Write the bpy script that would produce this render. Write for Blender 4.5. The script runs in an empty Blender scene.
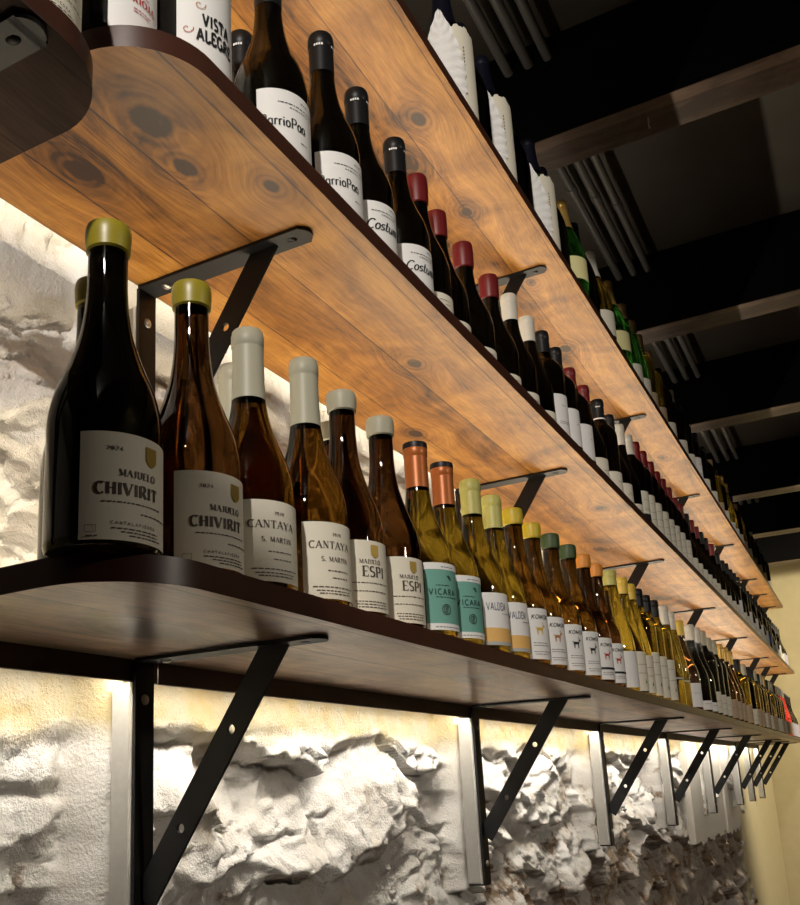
import bpy, bmesh, math, random
import numpy as np
from mathutils import Vector, Matrix
R_ = math.radians
random.seed(7)
scene = bpy.context.scene
COL = scene.collection

# ---------------------------------------------------------------- dimensions (metres)
ZS1, ZS2, ZS3 = 1.62, 2.074, 2.527          # undersides of the three shelves
T = 0.021                                    # board thickness
F1, F2, F3 = 0.279, 0.283, 0.275             # front edges (wall side is X = 0)
YA, YE = -0.343, 6.15                        # shelf ends
STEP = 0.9865                                # bracket spacing

# ---------------------------------------------------------------- materials
MATS = {}
def newmat(name):
    m = bpy.data.materials.new(name); m.use_nodes = True
    nt = m.node_tree
    return m, nt, nt.nodes['Principled BSDF']
def simple(name, col, rough=0.5, metal=0.0, spec=0.5, bump=0.0, bscale=200.0, var=0.0, coat=0.0):
    if name in MATS: return MATS[name]
    m, nt, b = newmat(name)
    b.inputs['Base Color'].default_value = (*col, 1)
    b.inputs['Roughness'].default_value = rough
    b.inputs['Metallic'].default_value = metal
    b.inputs['Specular IOR Level'].default_value = spec
    b.inputs['Coat Weight'].default_value = coat
    tc = nt.nodes.new('ShaderNodeTexCoord')
    nz = nt.nodes.new('ShaderNodeTexNoise'); nz.inputs['Scale'].default_value = bscale; nz.inputs['Detail'].default_value = 4
    nt.links.new(tc.outputs['Object'], nz.inputs['Vector'])
    if var:
        mx = nt.nodes.new('ShaderNodeMix'); mx.data_type = 'RGBA'
        mx.inputs['A'].default_value = (*[c*(1-var) for c in col], 1)
        mx.inputs['B'].default_value = (*[min(1, c*(1+var)) for c in col], 1)
        nt.links.new(nz.outputs['Fac'], mx.inputs['Factor'])
        nt.links.new(mx.outputs['Result'], b.inputs['Base Color'])
    if bump:
        bp = nt.nodes.new('ShaderNodeBump'); bp.inputs['Strength'].default_value = bump; bp.inputs['Distance'].default_value = 0.002
        nt.links.new(nz.outputs['Fac'], bp.inputs['Height']); nt.links.new(bp.outputs['Normal'], b.inputs['Normal'])
    MATS[name] = m
    return m
def glass(name, col, rough=0.02):
    if name in MATS: return MATS[name]
    m, nt, b = newmat(name)
    b.inputs['Base Color'].default_value = (*col, 1)
    b.inputs['Roughness'].default_value = rough
    b.inputs['Transmission Weight'].default_value = 1.0
    b.inputs['IOR'].default_value = 1.5
    MATS[name] = m
    return m
def emit(name, col, strength):
    m, nt, b = newmat(name)
    b.inputs['Base Color'].default_value = (0.8, 0.8, 0.75, 1)
    b.inputs['Emission Color'].default_value = (*col, 1)
    b.inputs['Emission Strength'].default_value = strength
    return m

def wood(name, light, mid, dark, knots, rough=0.42, seam=0.095, seed=0.0, blot=1.0, spec=.5):
    """Stained and varnished pine boards glued side by side, grain along Y, with knots given as (x, y, size)."""
    m, nt, b = newmat(name); N = nt.nodes; L = nt.links
    tc = N.new('ShaderNodeTexCoord')
    def math_(op, a, bb=None, cc=None, clamp=False):
        n = N.new('ShaderNodeMath'); n.operation = op; n.use_clamp = clamp
        for i, v in enumerate((a, bb, cc)):
            if v is None: continue
            if isinstance(v, (int, float)): n.inputs[i].default_value = v
            else: L.new(v, n.inputs[i])
        return n.outputs[0]
    off = N.new('ShaderNodeVectorMath'); off.operation = 'ADD'; off.inputs[1].default_value = (seed, seed*3.1, seed*.7)
    L.new(tc.outputs['Object'], off.inputs[0])
    sep = N.new('ShaderNodeSeparateXYZ'); L.new(tc.outputs['Object'], sep.inputs[0])
    px, py = sep.outputs['X'], sep.outputs['Y']
    # which glued strip
    strip = math_('FLOOR', math_('DIVIDE', math_('ADD', px, 0.02), seam))
    # warp for the grain, pulled round the knots
    wn = N.new('ShaderNodeTexNoise'); wn.inputs['Scale'].default_value = 3.2; wn.inputs['Detail'].default_value = 3
    L.new(off.outputs[0], wn.inputs['Vector'])
    knotmask = None; bend = None
    for (kx, ky, ks) in knots:
        dx = math_('SUBTRACT', px, kx); dy = math_('MULTIPLY', math_('SUBTRACT', py, ky), 0.62)
        r2 = math_('ADD', math_('MULTIPLY', dx, dx), math_('MULTIPLY', dy, dy))
        g = math_('EXPONENT', math_('MULTIPLY', r2, -1.0/(ks*ks)))
        bd = math_('MULTIPLY', math_('MULTIPLY', g, dx), 1.3)
        rr_ = math_('SQRT', r2); g2 = math_('ADD', math_('EXPONENT', math_('MULTIPLY', r2, -1.0/(ks*ks*.07))), math_('MULTIPLY', math_('MULTIPLY', g, math_('SINE', math_('MULTIPLY', math_('ADD', rr_, math_('MULTIPLY', wn.outputs['Fac'], .03)), 42.0/ks*.1*6))), .22))
        knotmask = g2 if knotmask is None else math_('MAXIMUM', knotmask, g2)
        bend = bd if bend is None else math_('ADD', bend, bd)
        # soft halo
        halo = g if (kx, ky, ks) == knots[0] else math_('MAXIMUM', halo, g)
    gx = math_('ADD', math_('ADD', px, math_('MULTIPLY', math_('SUBTRACT', wn.outputs['Fac'], .5), 0.05)), math_('MULTIPLY', strip, 0.37))
    if bend is not None: gx = math_('SUBTRACT', gx, bend)
    comb = N.new('ShaderNodeCombineXYZ')
    L.new(math_('MULTIPLY', gx, 38.0), comb.inputs[0]); L.new(math_('MULTIPLY', math_('ADD', py, math_('MULTIPLY', strip, 1.7)), 1.6), comb.inputs[1]); comb.inputs[2].default_value = seed
    g1 = N.new('ShaderNodeTexNoise'); g1.inputs['Scale'].default_value = 1.0; g1.inputs['Detail'].default_value = 6; g1.inputs['Roughness'].default_value = .62
    L.new(comb.outputs[0], g1.inputs['Vector'])
    comb2 = N.new('ShaderNodeCombineXYZ')
    L.new(math_('MULTIPLY', gx, 330.0), comb2.inputs[0]); L.new(math_('MULTIPLY', py, 26.0), comb2.inputs[1]); comb2.inputs[2].default_value = seed+4
    g3 = N.new('ShaderNodeTexNoise'); g3.inputs['Scale'].default_value = 1.0; g3.inputs['Detail'].default_value = 2
    L.new(comb2.outputs[0], g3.inputs['Vector'])
    # blotchy stain
    bl = N.new('ShaderNodeTexNoise'); bl.inputs['Scale'].default_value = 7.0; bl.inputs['Detail'].default_value = 5; bl.inputs['Roughness'].default_value = .6; bl.inputs['Distortion'].default_value = .8
    L.new(off.outputs[0], bl.inputs['Vector'])
    v = math_('ADD', math_('MULTIPLY', math_('SUBTRACT', g1.outputs['Fac'], .5), 1.0), math_('MULTIPLY', math_('SUBTRACT', bl.outputs['Fac'], .5), 1.15*blot))
    v = math_('ADD', v, math_('MULTIPLY', math_('SUBTRACT', g3.outputs['Fac'], .5), .55))
    sw = N.new('ShaderNodeTexWhiteNoise'); sw.noise_dimensions = '1D'; L.new(strip, sw.inputs['W'])
    v = math_('ADD', v, math_('MULTIPLY', math_('SUBTRACT', sw.outputs['Value'], .5), .22))
    if knotmask is not None:
        v = math_('SUBTRACT', v, math_('MULTIPLY', knotmask, .50)); v = math_('SUBTRACT', v, math_('MULTIPLY', halo, .22))
    v = math_('ADD', v, .52)
    # seams between strips
    fr = math_('FRACT', math_('DIVIDE', math_('ADD', px, 0.02), seam))
    sm = math_('LESS_THAN', math_('ABSOLUTE', math_('SUBTRACT', fr, .5)), .488)
    v = math_('SUBTRACT', v, math_('MULTIPLY', math_('SUBTRACT', 1.0, sm), .3))
    cr = N.new('ShaderNodeValToRGB'); e = cr.color_ramp.elements
    e[0].position = .12; e[0].color = (*dark, 1); e[1].position = .85; e[1].color = (*light, 1)
    k = cr.color_ramp.elements.new(.46); k.color = (*mid, 1)
    L.new(v, cr.inputs['Fac']); L.new(cr.outputs['Color'], b.inputs['Base Color'])
    bp = N.new('ShaderNodeBump'); bp.inputs['Strength'].default_value = .25; bp.inputs['Distance'].default_value = .001
    L.new(math_('ADD', g3.outputs['Fac'], g1.outputs['Fac']), bp.inputs['Height']); L.new(bp.outputs['Normal'], b.inputs['Normal'])
    b.inputs['Roughness'].default_value = rough
    b.inputs['Specular IOR Level'].default_value = spec
    return m

# ---------------------------------------------------------------- object helpers
def obj(name, bm_or_mesh, mats, parent=None, smooth=False, sharp=None):
    if isinstance(bm_or_mesh, bmesh.types.BMesh):
        me = bpy.data.meshes.new(name); bm_or_mesh.normal_update(); bm_or_mesh.to_mesh(me); bm_or_mesh.free()
    else: me = bm_or_mesh
    if not isinstance(mats, (list, tuple)): mats = [mats]
    for m in mats: me.materials.append(m)
    if smooth:
        me.polygons.foreach_set('use_smooth', [True]*len(me.polygons))
        if sharp: me.set_sharp_from_angle(angle=R_(sharp))
    o = bpy.data.objects.new(name, me); COL.objects.link(o)
    if parent: o.parent = parent
    return o
def empty(name, loc=(0, 0, 0)):
    o = bpy.data.objects.new(name, None); COL.objects.link(o); o.location = loc; o.empty_display_size = .02
    return o
def tag(o, label=None, cat=None, group=None, kind=None):
    if label: o['label'] = label
    if cat: o['category'] = cat
    if group: o['group'] = group
    if kind: o['kind'] = kind
    return o
def dup(root, loc):
    r = root.copy(); COL.objects.link(r); r.location = loc
    for ch in root.children:
        c = ch.copy(); COL.objects.link(c); c.parent = r
        for g in ch.children:
            d = g.copy(); COL.objects.link(d); d.parent = c
    return r
def box(bm, x0, x1, y0, y1, z0, z1, mi=0):
    vs = [bm.verts.new((x, y, z)) for x in (x0, x1) for y in (y0, y1) for z in (z0, z1)]
    for q in ((0, 1, 3, 2), (4, 6, 7, 5), (0, 4, 5, 1), (2, 3, 7, 6), (0, 2, 6, 4), (1, 5, 7, 3)):
        bm.faces.new([vs[i] for i in q]).material_index = mi
def bev(bm, w, seg=2):
    bmesh.ops.recalc_face_normals(bm, faces=bm.faces)
    bmesh.ops.bevel(bm, geom=[e for e in bm.edges if len(e.link_faces) == 2 and e.calc_face_angle(0) > .6], offset=w, segments=seg, affect='EDGES', profile=.5)
def bxo(name, dims, mat, parent=None, bevel=0.0, seg=2):
    bm = bmesh.new(); box(bm, *dims)
    if bevel: bev(bm, bevel, seg)
    bmesh.ops.recalc_face_normals(bm, faces=bm.faces)
    return obj(name, bm, mat, parent)
def lathe(bm, prof, seg=36, mi=0, M=None):
    rings = []
    for (r, z) in prof:
        if r < 1e-6: rings.append([bm.verts.new((0, 0, z))])
        else: rings.append([bm.verts.new((r*math.cos(2*math.pi*i/seg), r*math.sin(2*math.pi*i/seg), z)) for i in range(seg)])
    for a, b in zip(rings, rings[1:]):
        for i in range(seg):
            j = (i+1) % seg
            if len(a) == 1: f = [a[0], b[j], b[i]]
            elif len(b) == 1: f = [a[i], a[j], b[0]]
            else: f = [a[i], a[j], b[j], b[i]]
            bm.faces.new(f).material_index = mi
    if M is not None:
        bmesh.ops.transform(bm, matrix=M, verts=[v for r in rings for v in r])
def tube(bm, p0, p1, r, seg=14):
    p0, p1 = Vector(p0), Vector(p1); d = p1-p0
    q = Vector((0, 0, 1)).rotation_difference(d.normalized()).to_matrix().to_4x4()
    lathe(bm, [(0, 0), (r, 0), (r, d.length), (0, d.length)], seg, M=Matrix.Translation(p0) @ q)

# ---------------------------------------------------------------- lettering: a pen-stroke alphabet
def arc(cx, cy, rx, ry, a0, a1, n=10):
    return [(cx+rx*math.cos(R_(a0+(a1-a0)*i/n)), cy+ry*math.sin(R_(a0+(a1-a0)*i/n))) for i in range(n+1)]
# letter: (width, strokes, serif feet as (x, y)); a stroke may carry an own weight as last item
G = {
 'A': (.86, [[(.06, 0), (.43, 1), 'n'], [(.43, 1), (.80, 0), 'w'], [(.2, .34), (.66, .34)]], [(.06, 0), (.80, 0)]),
 'B': (.7, [[(.14, 0), (.14, 1)], [(.14, 1), (.4, 1)]+arc(.4, .76, .2, .24, 90, -90)+[(.14, .52)], [(.14, .52), (.42, .52)]+arc(.42, .26, .24, .26, 90, -90)+[(.14, 0)]], [(.14, 0)]),
 'C': (.8, [arc(.44, .5, .36, .5, 48, 312, 18)], [(.7, .86)]),
 'D': (.78, [[(.14, 0), (.14, 1)], [(.14, 1), (.35, 1)]+arc(.35, .5, .36, .5, 90, -90, 14)+[(.14, 0)]], []),
 'E': (.68, [[(.14, 0), (.14, 1)], [(.14, 1), (.62, 1)], [(.14, .52), (.52, .52)], [(.14, 0), (.64, 0)], [(.62, 1), (.62, .8), 'n'], [(.64, 0), (.64, .2), 'n']], [(.14, 0), (.14, 1)]),
 'G': (.84, [arc(.44, .5, .36, .5, 48, 330, 18), [(.76, .02), (.76, .42)], [(.55, .42), (.8, .42)]], []),
 'H': (.86, [[(.16, 0), (.16, 1)], [(.70, 0), (.70, 1)], [(.16, .52), (.70, .52)]], [(.16, 0), (.16, 1), (.7, 0), (.7, 1)]),
 'I': (.38, [[(.19, 0), (.19, 1)]], [(.19, 0), (.19, 1)]),
 'J': (.5, [[(.32, 1), (.32, .2)]+arc(.16, .2, .16, .2, 0, -120, 6)], [(.32, 1)]),
 'K': (.8, [[(.14, 0), (.14, 1)], [(.68, 1), (.16, .46), 'n'], [(.3, .58), (.72, 0), 'w']], [(.14, 0), (.14, 1), (.72, 0)]),
 'L': (.64, [[(.14, 0), (.14, 1)], [(.14, 0), (.6, 0)], [(.6, 0), (.6, .22), 'n']], [(.14, 1), (.14, 0)]),
 'M': (1.0, [[(.13, 0), (.13, 1), 'n'], [(.13, 1), (.5, .1), 'w'], [(.5, .1), (.87, 1), 'n'], [(.87, 1), (.87, 0)]], [(.13, 0), (.13, 1), (.87, 0), (.87, 1)]),
 'N': (.88, [[(.15, 0), (.15, 1), 'n'], [(.15, 1), (.73, 0), 'w'], [(.73, 0), (.73, 1), 'n']], [(.15, 0), (.15, 1), (.73, 1)]),
 'O': (.86, [arc(.43, .5, .36, .5, 0, 360, 22)], []),
 'P': (.7, [[(.14, 0), (.14, 1)], [(.14, 1), (.38, 1)]+arc(.38, .74, .24, .26, 90, -90)+[(.14, .48)]], [(.14, 0), (.14, 1)]),
 'R': (.78, [[(.14, 0), (.14, 1)], [(.14, 1), (.38, 1)]+arc(.38, .75, .22, .25, 90, -90)+[(.14, .5)], [(.36, .5), (.7, 0), 'w']], [(.14, 0), (.14, 1), (.7, 0)]),
 'S': (.64, [arc(.33, .75, .23, .25, 40, 270, 10)+arc(.31, .25, .26, .25, 90, -140, 10)], []),
 'T': (.74, [[(.37, 0), (.37, 1)], [(.04, 1), (.70, 1)], [(.05, 1), (.05, .78), 'n'], [(.69, 1), (.69, .78), 'n']], [(.37, 0)]),
 'U': (.84, [[(.15, 1), (.15, .32)]+arc(.42, .32, .27, .32, 180, 360, 12)+[(.69, 1)]], [(.15, 1), (.69, 1)]),
 'V': (.84, [[(.07, 1), (.42, 0), 'w'], [(.42, 0), (.77, 1), 'n']], [(.07, 1), (.77, 1)]),
 'Y': (.82, [[(.06, 1), (.41, .45), 'w'], [(.76, 1), (.41, .45), 'n'], [(.41, .45), (.41, 0)]], [(.06, 1), (.76, 1), (.41, 0)]),
 'a': (.58, [arc(.27, .31, .2, .31, 50, 310, 12), [(.47, .62), (.47, .06), (.56, 0)]], []),
 'i': (.3, [[(.14, 0), (.14, .6)], [(.14, .8), (.14, .88)]], []),
 'o': (.56, [arc(.27, .31, .21, .31, 0, 360, 14)], []),
 'r': (.42, [[(.13, 0), (.13, .62)], [(.13, .42)]+arc(.3, .42, .16, .2, 150, 50, 6)], []),
 's': (.44, [arc(.23, .46, .15, .16, 30, 270, 8)+arc(.21, .16, .17, .15, 90, -140, 8)], []),
 't': (.4, [[(.17, .95), (.17, .1), (.3, 0), (.4, .08)], [(.03, .62), (.34, .62)]], []),
 'u': (.6, [[(.12, .62), (.12, .2)]+arc(.28, .2, .16, .2, 180, 330, 6)+[(.47, .62), (.47, .06), (.56, 0)]], []),
 'm': (.84, [[(.12, 0), (.12, .62)], [(.12, .4)]+arc(.27, .42, .14, .2, 150, 0, 6)+[(.41, 0)], [(.41, .4)]+arc(.56, .42, .14, .2, 150, 0, 6)+[(.70, .06), (.8, 0)]], []),
 '0': (.6, [arc(.3, .5, .22, .5, 0, 360, 16)], []),
 '2': (.6, [arc(.3, .74, .22, .26, 160, -30, 8)+[(.08, 0), (.54, 0)]], []),
 '4': (.6, [[(.42, 0), (.42, 1), (.05, .3), (.56, .3)]], []),
 '.': (.3, [[(.1, 0), (.1, .12)]], []),
 ' ': (.4, [], []),
}
def stroke_polys(pts, wfun):
    out = []
    n = len(pts)
    nor = []
    for i in range(n):
        a = Vector(pts[max(0, i-1)]); b = Vector(pts[min(n-1, i+1)]); d = (b-a)
        if d.length < 1e-9: d = Vector((1, 0))
        d.normalize(); nor.append((Vector((-d.y, d.x)), wfun(d)))
    L = [Vector(p)+q*w*.5 for p, (q, w) in zip(pts, nor)]; Rr = [Vector(p)-q*w*.5 for p, (q, w) in zip(pts, nor)]
    for i in range(n-1): out.append([L[i], Rr[i], Rr[i+1], L[i+1]])
    return out
def text_polys(txt, u, v, h, style='serif', wscale=1.0, gap=.08, weight=1.0, slant=0.0):
    polys = []; x = 0.0
    thick, thin = {'serif': (.20, .06), 'sans': (.17, .15), 'script': (.10, .05), 'roman': (.14, .05)}[style]
    thick *= weight; thin *= weight
    for ch in txt:
        w, strokes, feet = G[ch]
        for s in strokes:
            mode = None
            if isinstance(s[-1], str): mode, s = s[-1], s[:-1]
            def wf(d, mode=mode):
                if mode == 'n' and style != 'sans': return thin*1.2
                if mode == 'w' and style != 'sans': return thick
                return thin+(thick-thin)*abs(d.y)
            for p in stroke_polys(s, wf): polys.append([(u+h*(wscale*(x+q.x)+slant*q.y), v+h*q.y) for q in p])
        if style == 'serif':
            for (fx, fy) in feet:
                y0, y1 = (0, .055) if fy < .5 else (.945, 1)
                polys.append([(u+h*wscale*(x+fx+sx*.15), v+h*yy) for sx, yy in ((-1, y0), (1, y0), (1, y1), (-1, y1))])
        x += w+gap
    return polys, x*h*wscale
def microline(u, v, length, h=.0009, seed=0):
    rnd = random.Random(seed); polys = []; x = 0
    while x < length:
        w = rnd.uniform(.0015, .005); w = min(w, length-x)
        polys.append([(u+x, v), (u+x+w, v), (u+x+w, v+h), (u+x, v+h)]); x += w+.0011
    return polys
def wrap(bm, polys, r, mi=0):
    for p in polys:
        try:
            vs = [bm.verts.new((r*math.cos(uu/r), r*math.sin(uu/r), vv)) for uu, vv in p]
            f = bm.faces.new(vs); f.material_index = mi
            if f.calc_area() < 1e-12: continue
            f.normal_update(); c = f.calc_center_median()
            if f.normal.x*c.x+f.normal.y*c.y < 0: f.normal_flip()
        except Exception: pass
def sheet(bm, r, a0, a1, z0, z1, n=28, mi=0):
    A = [R_(a0+(a1-a0)*i/n) for i in range(n+1)]
    lo = [bm.verts.new((r*math.cos(a), r*math.sin(a), z0)) for a in A]
    hi = [bm.verts.new((r*math.cos(a), r*math.sin(a), z1)) for a in A]
    for i in range(n): bm.faces.new([lo[i], lo[i+1], hi[i+1], hi[i]]).material_index = mi
def ellipse(cu, cv, ru, rv, n=14): return [(cu+ru*math.cos(2*math.pi*i/n), cv+rv*math.sin(2*math.pi*i/n)) for i in range(n)]
def ringpolys(cu, cv, r, w, a0=0, a1=360, n=18):
    return stroke_polys(arc(cu, cv, r, r, a0, a1, n), lambda d: w)

# ---------------------------------------------------------------- bottles
BURG = [(0, 1), (.35, 1), (.43, .94), (.485, .84), (.54, .70), (.595, .575), (.65, .475), (.71, .41), (.77, .375), (.90, .36)]
BORD = [(0, 1), (.62, 1), (.66, .965), (.695, .87), (.725, .72), (.755, .55), (.785, .45), (.82, .40), (.90, .38)]
CHAMP = [(0, 1), (.40, 1), (.50, .95), (.58, .82), (.66, .64), (.74, .48), (.82, .37), (.90, .32)]
FLUTE = [(0, 1), (.34, 1), (.44, .93), (.54, .80), (.64, .66), (.74, .53), (.84, .44), (.90, .42)]
def smoothprof(P, n=40):
    xs = np.array([p[0] for p in P]); ys = np.array([p[1] for p in P]); m = np.gradient(ys, xs); m[0] = 0
    i0 = 1; m[1] = 0
    out = []
    for k in range(len(P)-1):
        h = xs[k+1]-xs[k]; st = 1 if k == 0 else 5
        for j in range(st):
            t = j/st
            out.append((xs[k]+h*t, (2*t**3-3*t**2+1)*ys[k]+(t**3-2*t**2+t)*h*m[k]+(-2*t**3+3*t**2)*ys[k+1]+(t**3-t**2)*h*m[k+1]))
    out.append((xs[-1], ys[-1])); return out
PAPER = simple('paper_cream', (.78, .73, .60), .65, bump=.05, bscale=900)
WHITE = simple('paper_white', (.83, .82, .80), .6, bump=.05, bscale=900)
INK = simple('ink_brown', (.055, .035, .028), .6)
BLACK = simple('ink_black', (.012, .012, .014), .5)
GOLD = simple('foil_gold', (.62, .42, .10), .35, metal=.6)
PAPERS = {'cream': PAPER, 'white': WHITE, 'teal': simple('paper_teal', (.15, .38, .315), .6, bump=.05, bscale=900),
          'orange': simple('paper_orange', (.78, .46, .14), .6), 'grey': simple('paper_grey', (.42, .43, .42), .6),
          'tan': simple('paper_tan', (.50, .37, .24), .6), 'yellow': simple('paper_yellow', (.80, .74, .36), .6),
          'blue': simple('paper_blue', (.08, .16, .45), .6), 'lilac': simple('paper_lilac', (.50, .47, .58), .6)}
CAPS = {'yellow_wax': simple('wax_olive_yellow', (.31, .25, .018), .38, var=.12, bscale=60, spec=.6),
        'bright_wax': simple('wax_yellow', (.50, .37, .02), .42, var=.12, bscale=60),
        'green_wax': simple('wax_dark_green', (.035, .065, .02), .5, var=.2, bscale=60),
        'orange_wax': simple('wax_orange', (.60, .23, .03), .45, var=.12, bscale=60),
        'cream': simple('capsule_cream', (.42, .40, .30), .45, spec=.4),
        'white': simple('capsule_white', (.60, .57, .50), .4, spec=.4),
        'copper': simple('capsule_copper', (.42, .12, .025), .38, metal=.25),
        'lime': simple('capsule_pale_lime', (.46, .43, .12), .42),
        'yellow': simple('capsule_yellow', (.66, .46, .06), .42),
        'gold': simple('capsule_gold', (.60, .38, .10), .35, metal=.5),
        'black': simple('capsule_black', (.008, .008, .009), .42, spec=.3),
        'red': simple('capsule_dark_red', (.135, .006, .007), .42, var=.15, bscale=80),
        'tan': simple('capsule_tan', (.50, .34, .16), .45),
        'navy': simple('capsule_navy', (.004, .004, .010), .5, spec=.15)}
GL = {'amber': glass('glass_amber', (.10, .047, .006)), 'olive': glass('glass_olive', (.155, .105, .010)), 'brown': glass('glass_brown', (.052, .022, .006)),
      'gold': glass('glass_pale_gold', (.25, .175, .018)), 'dark': glass('glass_dark_olive', (.62, .59, .34)), 'green': glass('glass_green', (.04, .26, .03)),
      'rose': glass('glass_rose', (.62, .03, .035)), 'navy': glass('glass_navy', (.02, .025, .08))}
WINE = simple('red_wine', (.004, .002, .002), .25, spec=.2)

def make_bottle(kind):
    K = KINDS[kind]
    H, Rb, prof = K.get('H', .275), K.get('R', .041), K.get('prof', BURG)
    seg = K.get('seg', 40)
    root = empty('wine_bottle')
    bm = bmesh.new()
    pr = [(0, .004), (Rb*.6, .002), (Rb*.86, 0), (Rb*.96, .0015), (Rb, .007)]
    sp = smoothprof(prof)
    pr += [(Rb*r, max(.010, H*z)) for z, r in sp]
    rn = Rb*sp[-1][1]
    pr += [(rn, H*.96), (0, H*.962)]
    lathe(bm, pr, seg); obj('glass_body', bm, GL[K['glass']], root, True, 50)
    if K['glass'] in ('dark', 'navy'):
        bm = bmesh.new(); t = .0046
        lathe(bm, [(0, .009)]+[(max(.002, Rb*r-t), max(.009, H*z)) for z, r in sp if z < .95]+[(0, H*.90)], seg); obj('wine', bm, WINE, root, True, 50)
    ck, cl = K['cap']
    cm = CAPS[ck]
    bm = bmesh.new(); z0 = H-cl
    rr = lambda z: Rb*np.interp(z/H, [a for a, _ in sp], [b for _, b in sp])
    if 'wax' in ck or K.get('waxy'):
        q = max(rn+.0022, .0160)
        lathe(bm, [(rr(z0)+.0002, z0-.001), (q*.985, z0+.0005), (q, z0+.004), (q*1.02, z0+cl*.35), (q*1.04, z0+cl*.62), (q*1.01, H-.004), (q*.96, H-.0016), (q*.8, H-.0003), (0, H)], 28)
    else:
        q = max(rn, .0142)
        lathe(bm, [(rr(z0)+.0003, z0), (max(rr(z0+cl*.3), q)+.0005, z0+cl*.3), (q+.0006, H-.020), (q+.0006, H-.0185), (q+.0013, H-.0175), (q+.0013, H-.006), (q+.0004, H-.0045), (q+.0004, H-.002), (q-.0006, H-.0005), (q*.8, H), (0, H)], 28)
    co = obj('capsule', bm, cm, root, True, 40)
    if K.get('captop'):
        bm = bmesh.new(); q = max(rn, .0142)+.0016
        lathe(bm, [(q, H-.0075), (q+.0002, H-.004), (q-.0002, H+.0002), (q*.8, H+.0009), (0, H+.0009)], 28); obj('cap_top', bm, CAPS[K['captop']], co, True, 40)
    if K.get('capmark'):
        bm = bmesh.new(); q = max(rn, .0142)+.0016
        wrap(bm, [[(a, H-.0235), (a+.0022, H-.0235), (a+.0022, H-.0205), (a, H-.0205)] for a in (-.026, -.023, -.020, -.017, -.003, 0.0, .003)], q); obj('cap_mark', bm, WHITE, co)
    if K.get('neckband'):
        bm = bmesh.new(); z = H*.80
        lathe(bm, [(rr(z)+.0002, z), (rr(z)+.0006, z+.0002), (rr(z+.004)+.0006, z+.0038), (rr(z+.004)+.0002, z+.004)], 28); obj('neck_band', bm, WHITE, root, True)
    la = K.get('label')
    if la:
        a0, a1, z0, z1, pm = la; r = Rb+.0005
        bm = bmesh.new(); sheet(bm, r, a0, a1, z0, z1); lo = obj('label', bm, PAPERS[pm], root, True)
        for (bz0, bz1, bmname) in K.get('bands', []):
            bm = bmesh.new(); sheet(bm, r+.0003, a0, a1, bz0, bz1); obj('label_band', bm, PAPERS.get(bmname) or BLACK, lo, True)
        polys = []
        for t in K.get('text', []):
            txt, az, v, h, st = t[:5]; kw = t[5] if len(t) > 5 else {}
            polys += text_polys(txt, R_(az)*r, v, h, st, **kw)[0]
        fine = []
        for (az, v, ln) in K.get('micro', []): fine += microline(R_(az)*r, v, ln, seed=int(v*1e4))
        if fine:
            bm = bmesh.new(); wrap(bm, fine, r+.0006); obj('fine_print', bm, K.get('ink', INK), lo)
        if polys:
            bm = bmesh.new(); wrap(bm, polys, r+.0006); obj('lettering', bm, K.get('ink', INK), lo)
        for e in K.get('emblem', []):
            et, az, v, s, mt = e; u = R_(az)*r; bm = bmesh.new(); P = []
            if et == 'shield': P = [[(u-s*.42, v+s*.55), (u-s*.42, v-s*.25), (u-s*.2, v-s*.5), (u, v-s*.58), (u+s*.2, v-s*.5), (u+s*.42, v-s*.25), (u+s*.42, v+s*.55)]]
            if et == 'ring': P = ringpolys(u, v, s, s*.16)+ringpolys(u, v, s*.6, s*.14, 30, 300)+ringpolys(u+s*.1, v, s*.25, s*.14)
            if et == 'logo': P = [stroke for pp in ([(u, v), (u+s*1.5, v)], [(u+s*1.5, v), (u+s*1.5, v+s)], [(u+s*1.5, v+s), (u, v+s)], [(u, v+s), (u, v)]) for stroke in stroke_polys(pp, lambda d: .0003)]
            if et == 'goat':
                P = [[(u-s*.62, v+s*.20), (u-s*.55, v-s*.12), (u+s*.42, v-s*.12), (u+s*.55, v+s*.1), (u+s*.5, v+s*.26), (u-s*.45, v+s*.28)]]
                for lx in (-.52, -.36, .26, .42): P.append([(u+s*(lx-.05), v-s*.1), (u+s*(lx-.02), v-s*.72), (u+s*(lx+.05), v-s*.72), (u+s*(lx+.08), v-s*.1)])
                P.append([(u+s*.36, v+s*.2), (u+s*.5, v-.0), (u+s*.72, v+s*.42), (u+s*.98, v+s*.42), (u+s*.98, v+s*.54), (u+s*.74, v+s*.68), (u+s*.58, v+s*.62)])
                P += stroke_polys([(u+s*.66, v+s*.64), (u+s*.60, v+s*.86), (u+s*.46, v+s*.98)], lambda d: s*.1)
                P += stroke_polys([(u-s*.6, v+s*.2), (u-s*.74, v+s*.36)], lambda d: s*.1)
            if et == 'swirl': P = stroke_polys([(u+s*.2*t*math.cos(t*1.3), v+s*.2*t*math.sin(t*1.3)) for t in np.linspace(.3, 5, 26)], lambda d: s*.12)
            if et == 'sprig': P = stroke_polys([(u-s*.6, v+s*.2), (u, v), (u+s*.5, v-s*.45)], lambda d: s*.12)+[ellipse(u+dx*s, v+dy*s, s*.24, s*.1) for dx, dy in ((-.3, .3), (.1, .18), (.2, -.4), (-.1, -.15))]
            if et == 'drop': P = [ellipse(u, v, s*.5, s*.7), ellipse(u, v+s*.9, s*.18, s*.4)]
            wrap(bm, P, r+.0008); obj('emblem', bm, mt, lo)
    leaf = K.get('leaf')
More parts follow.
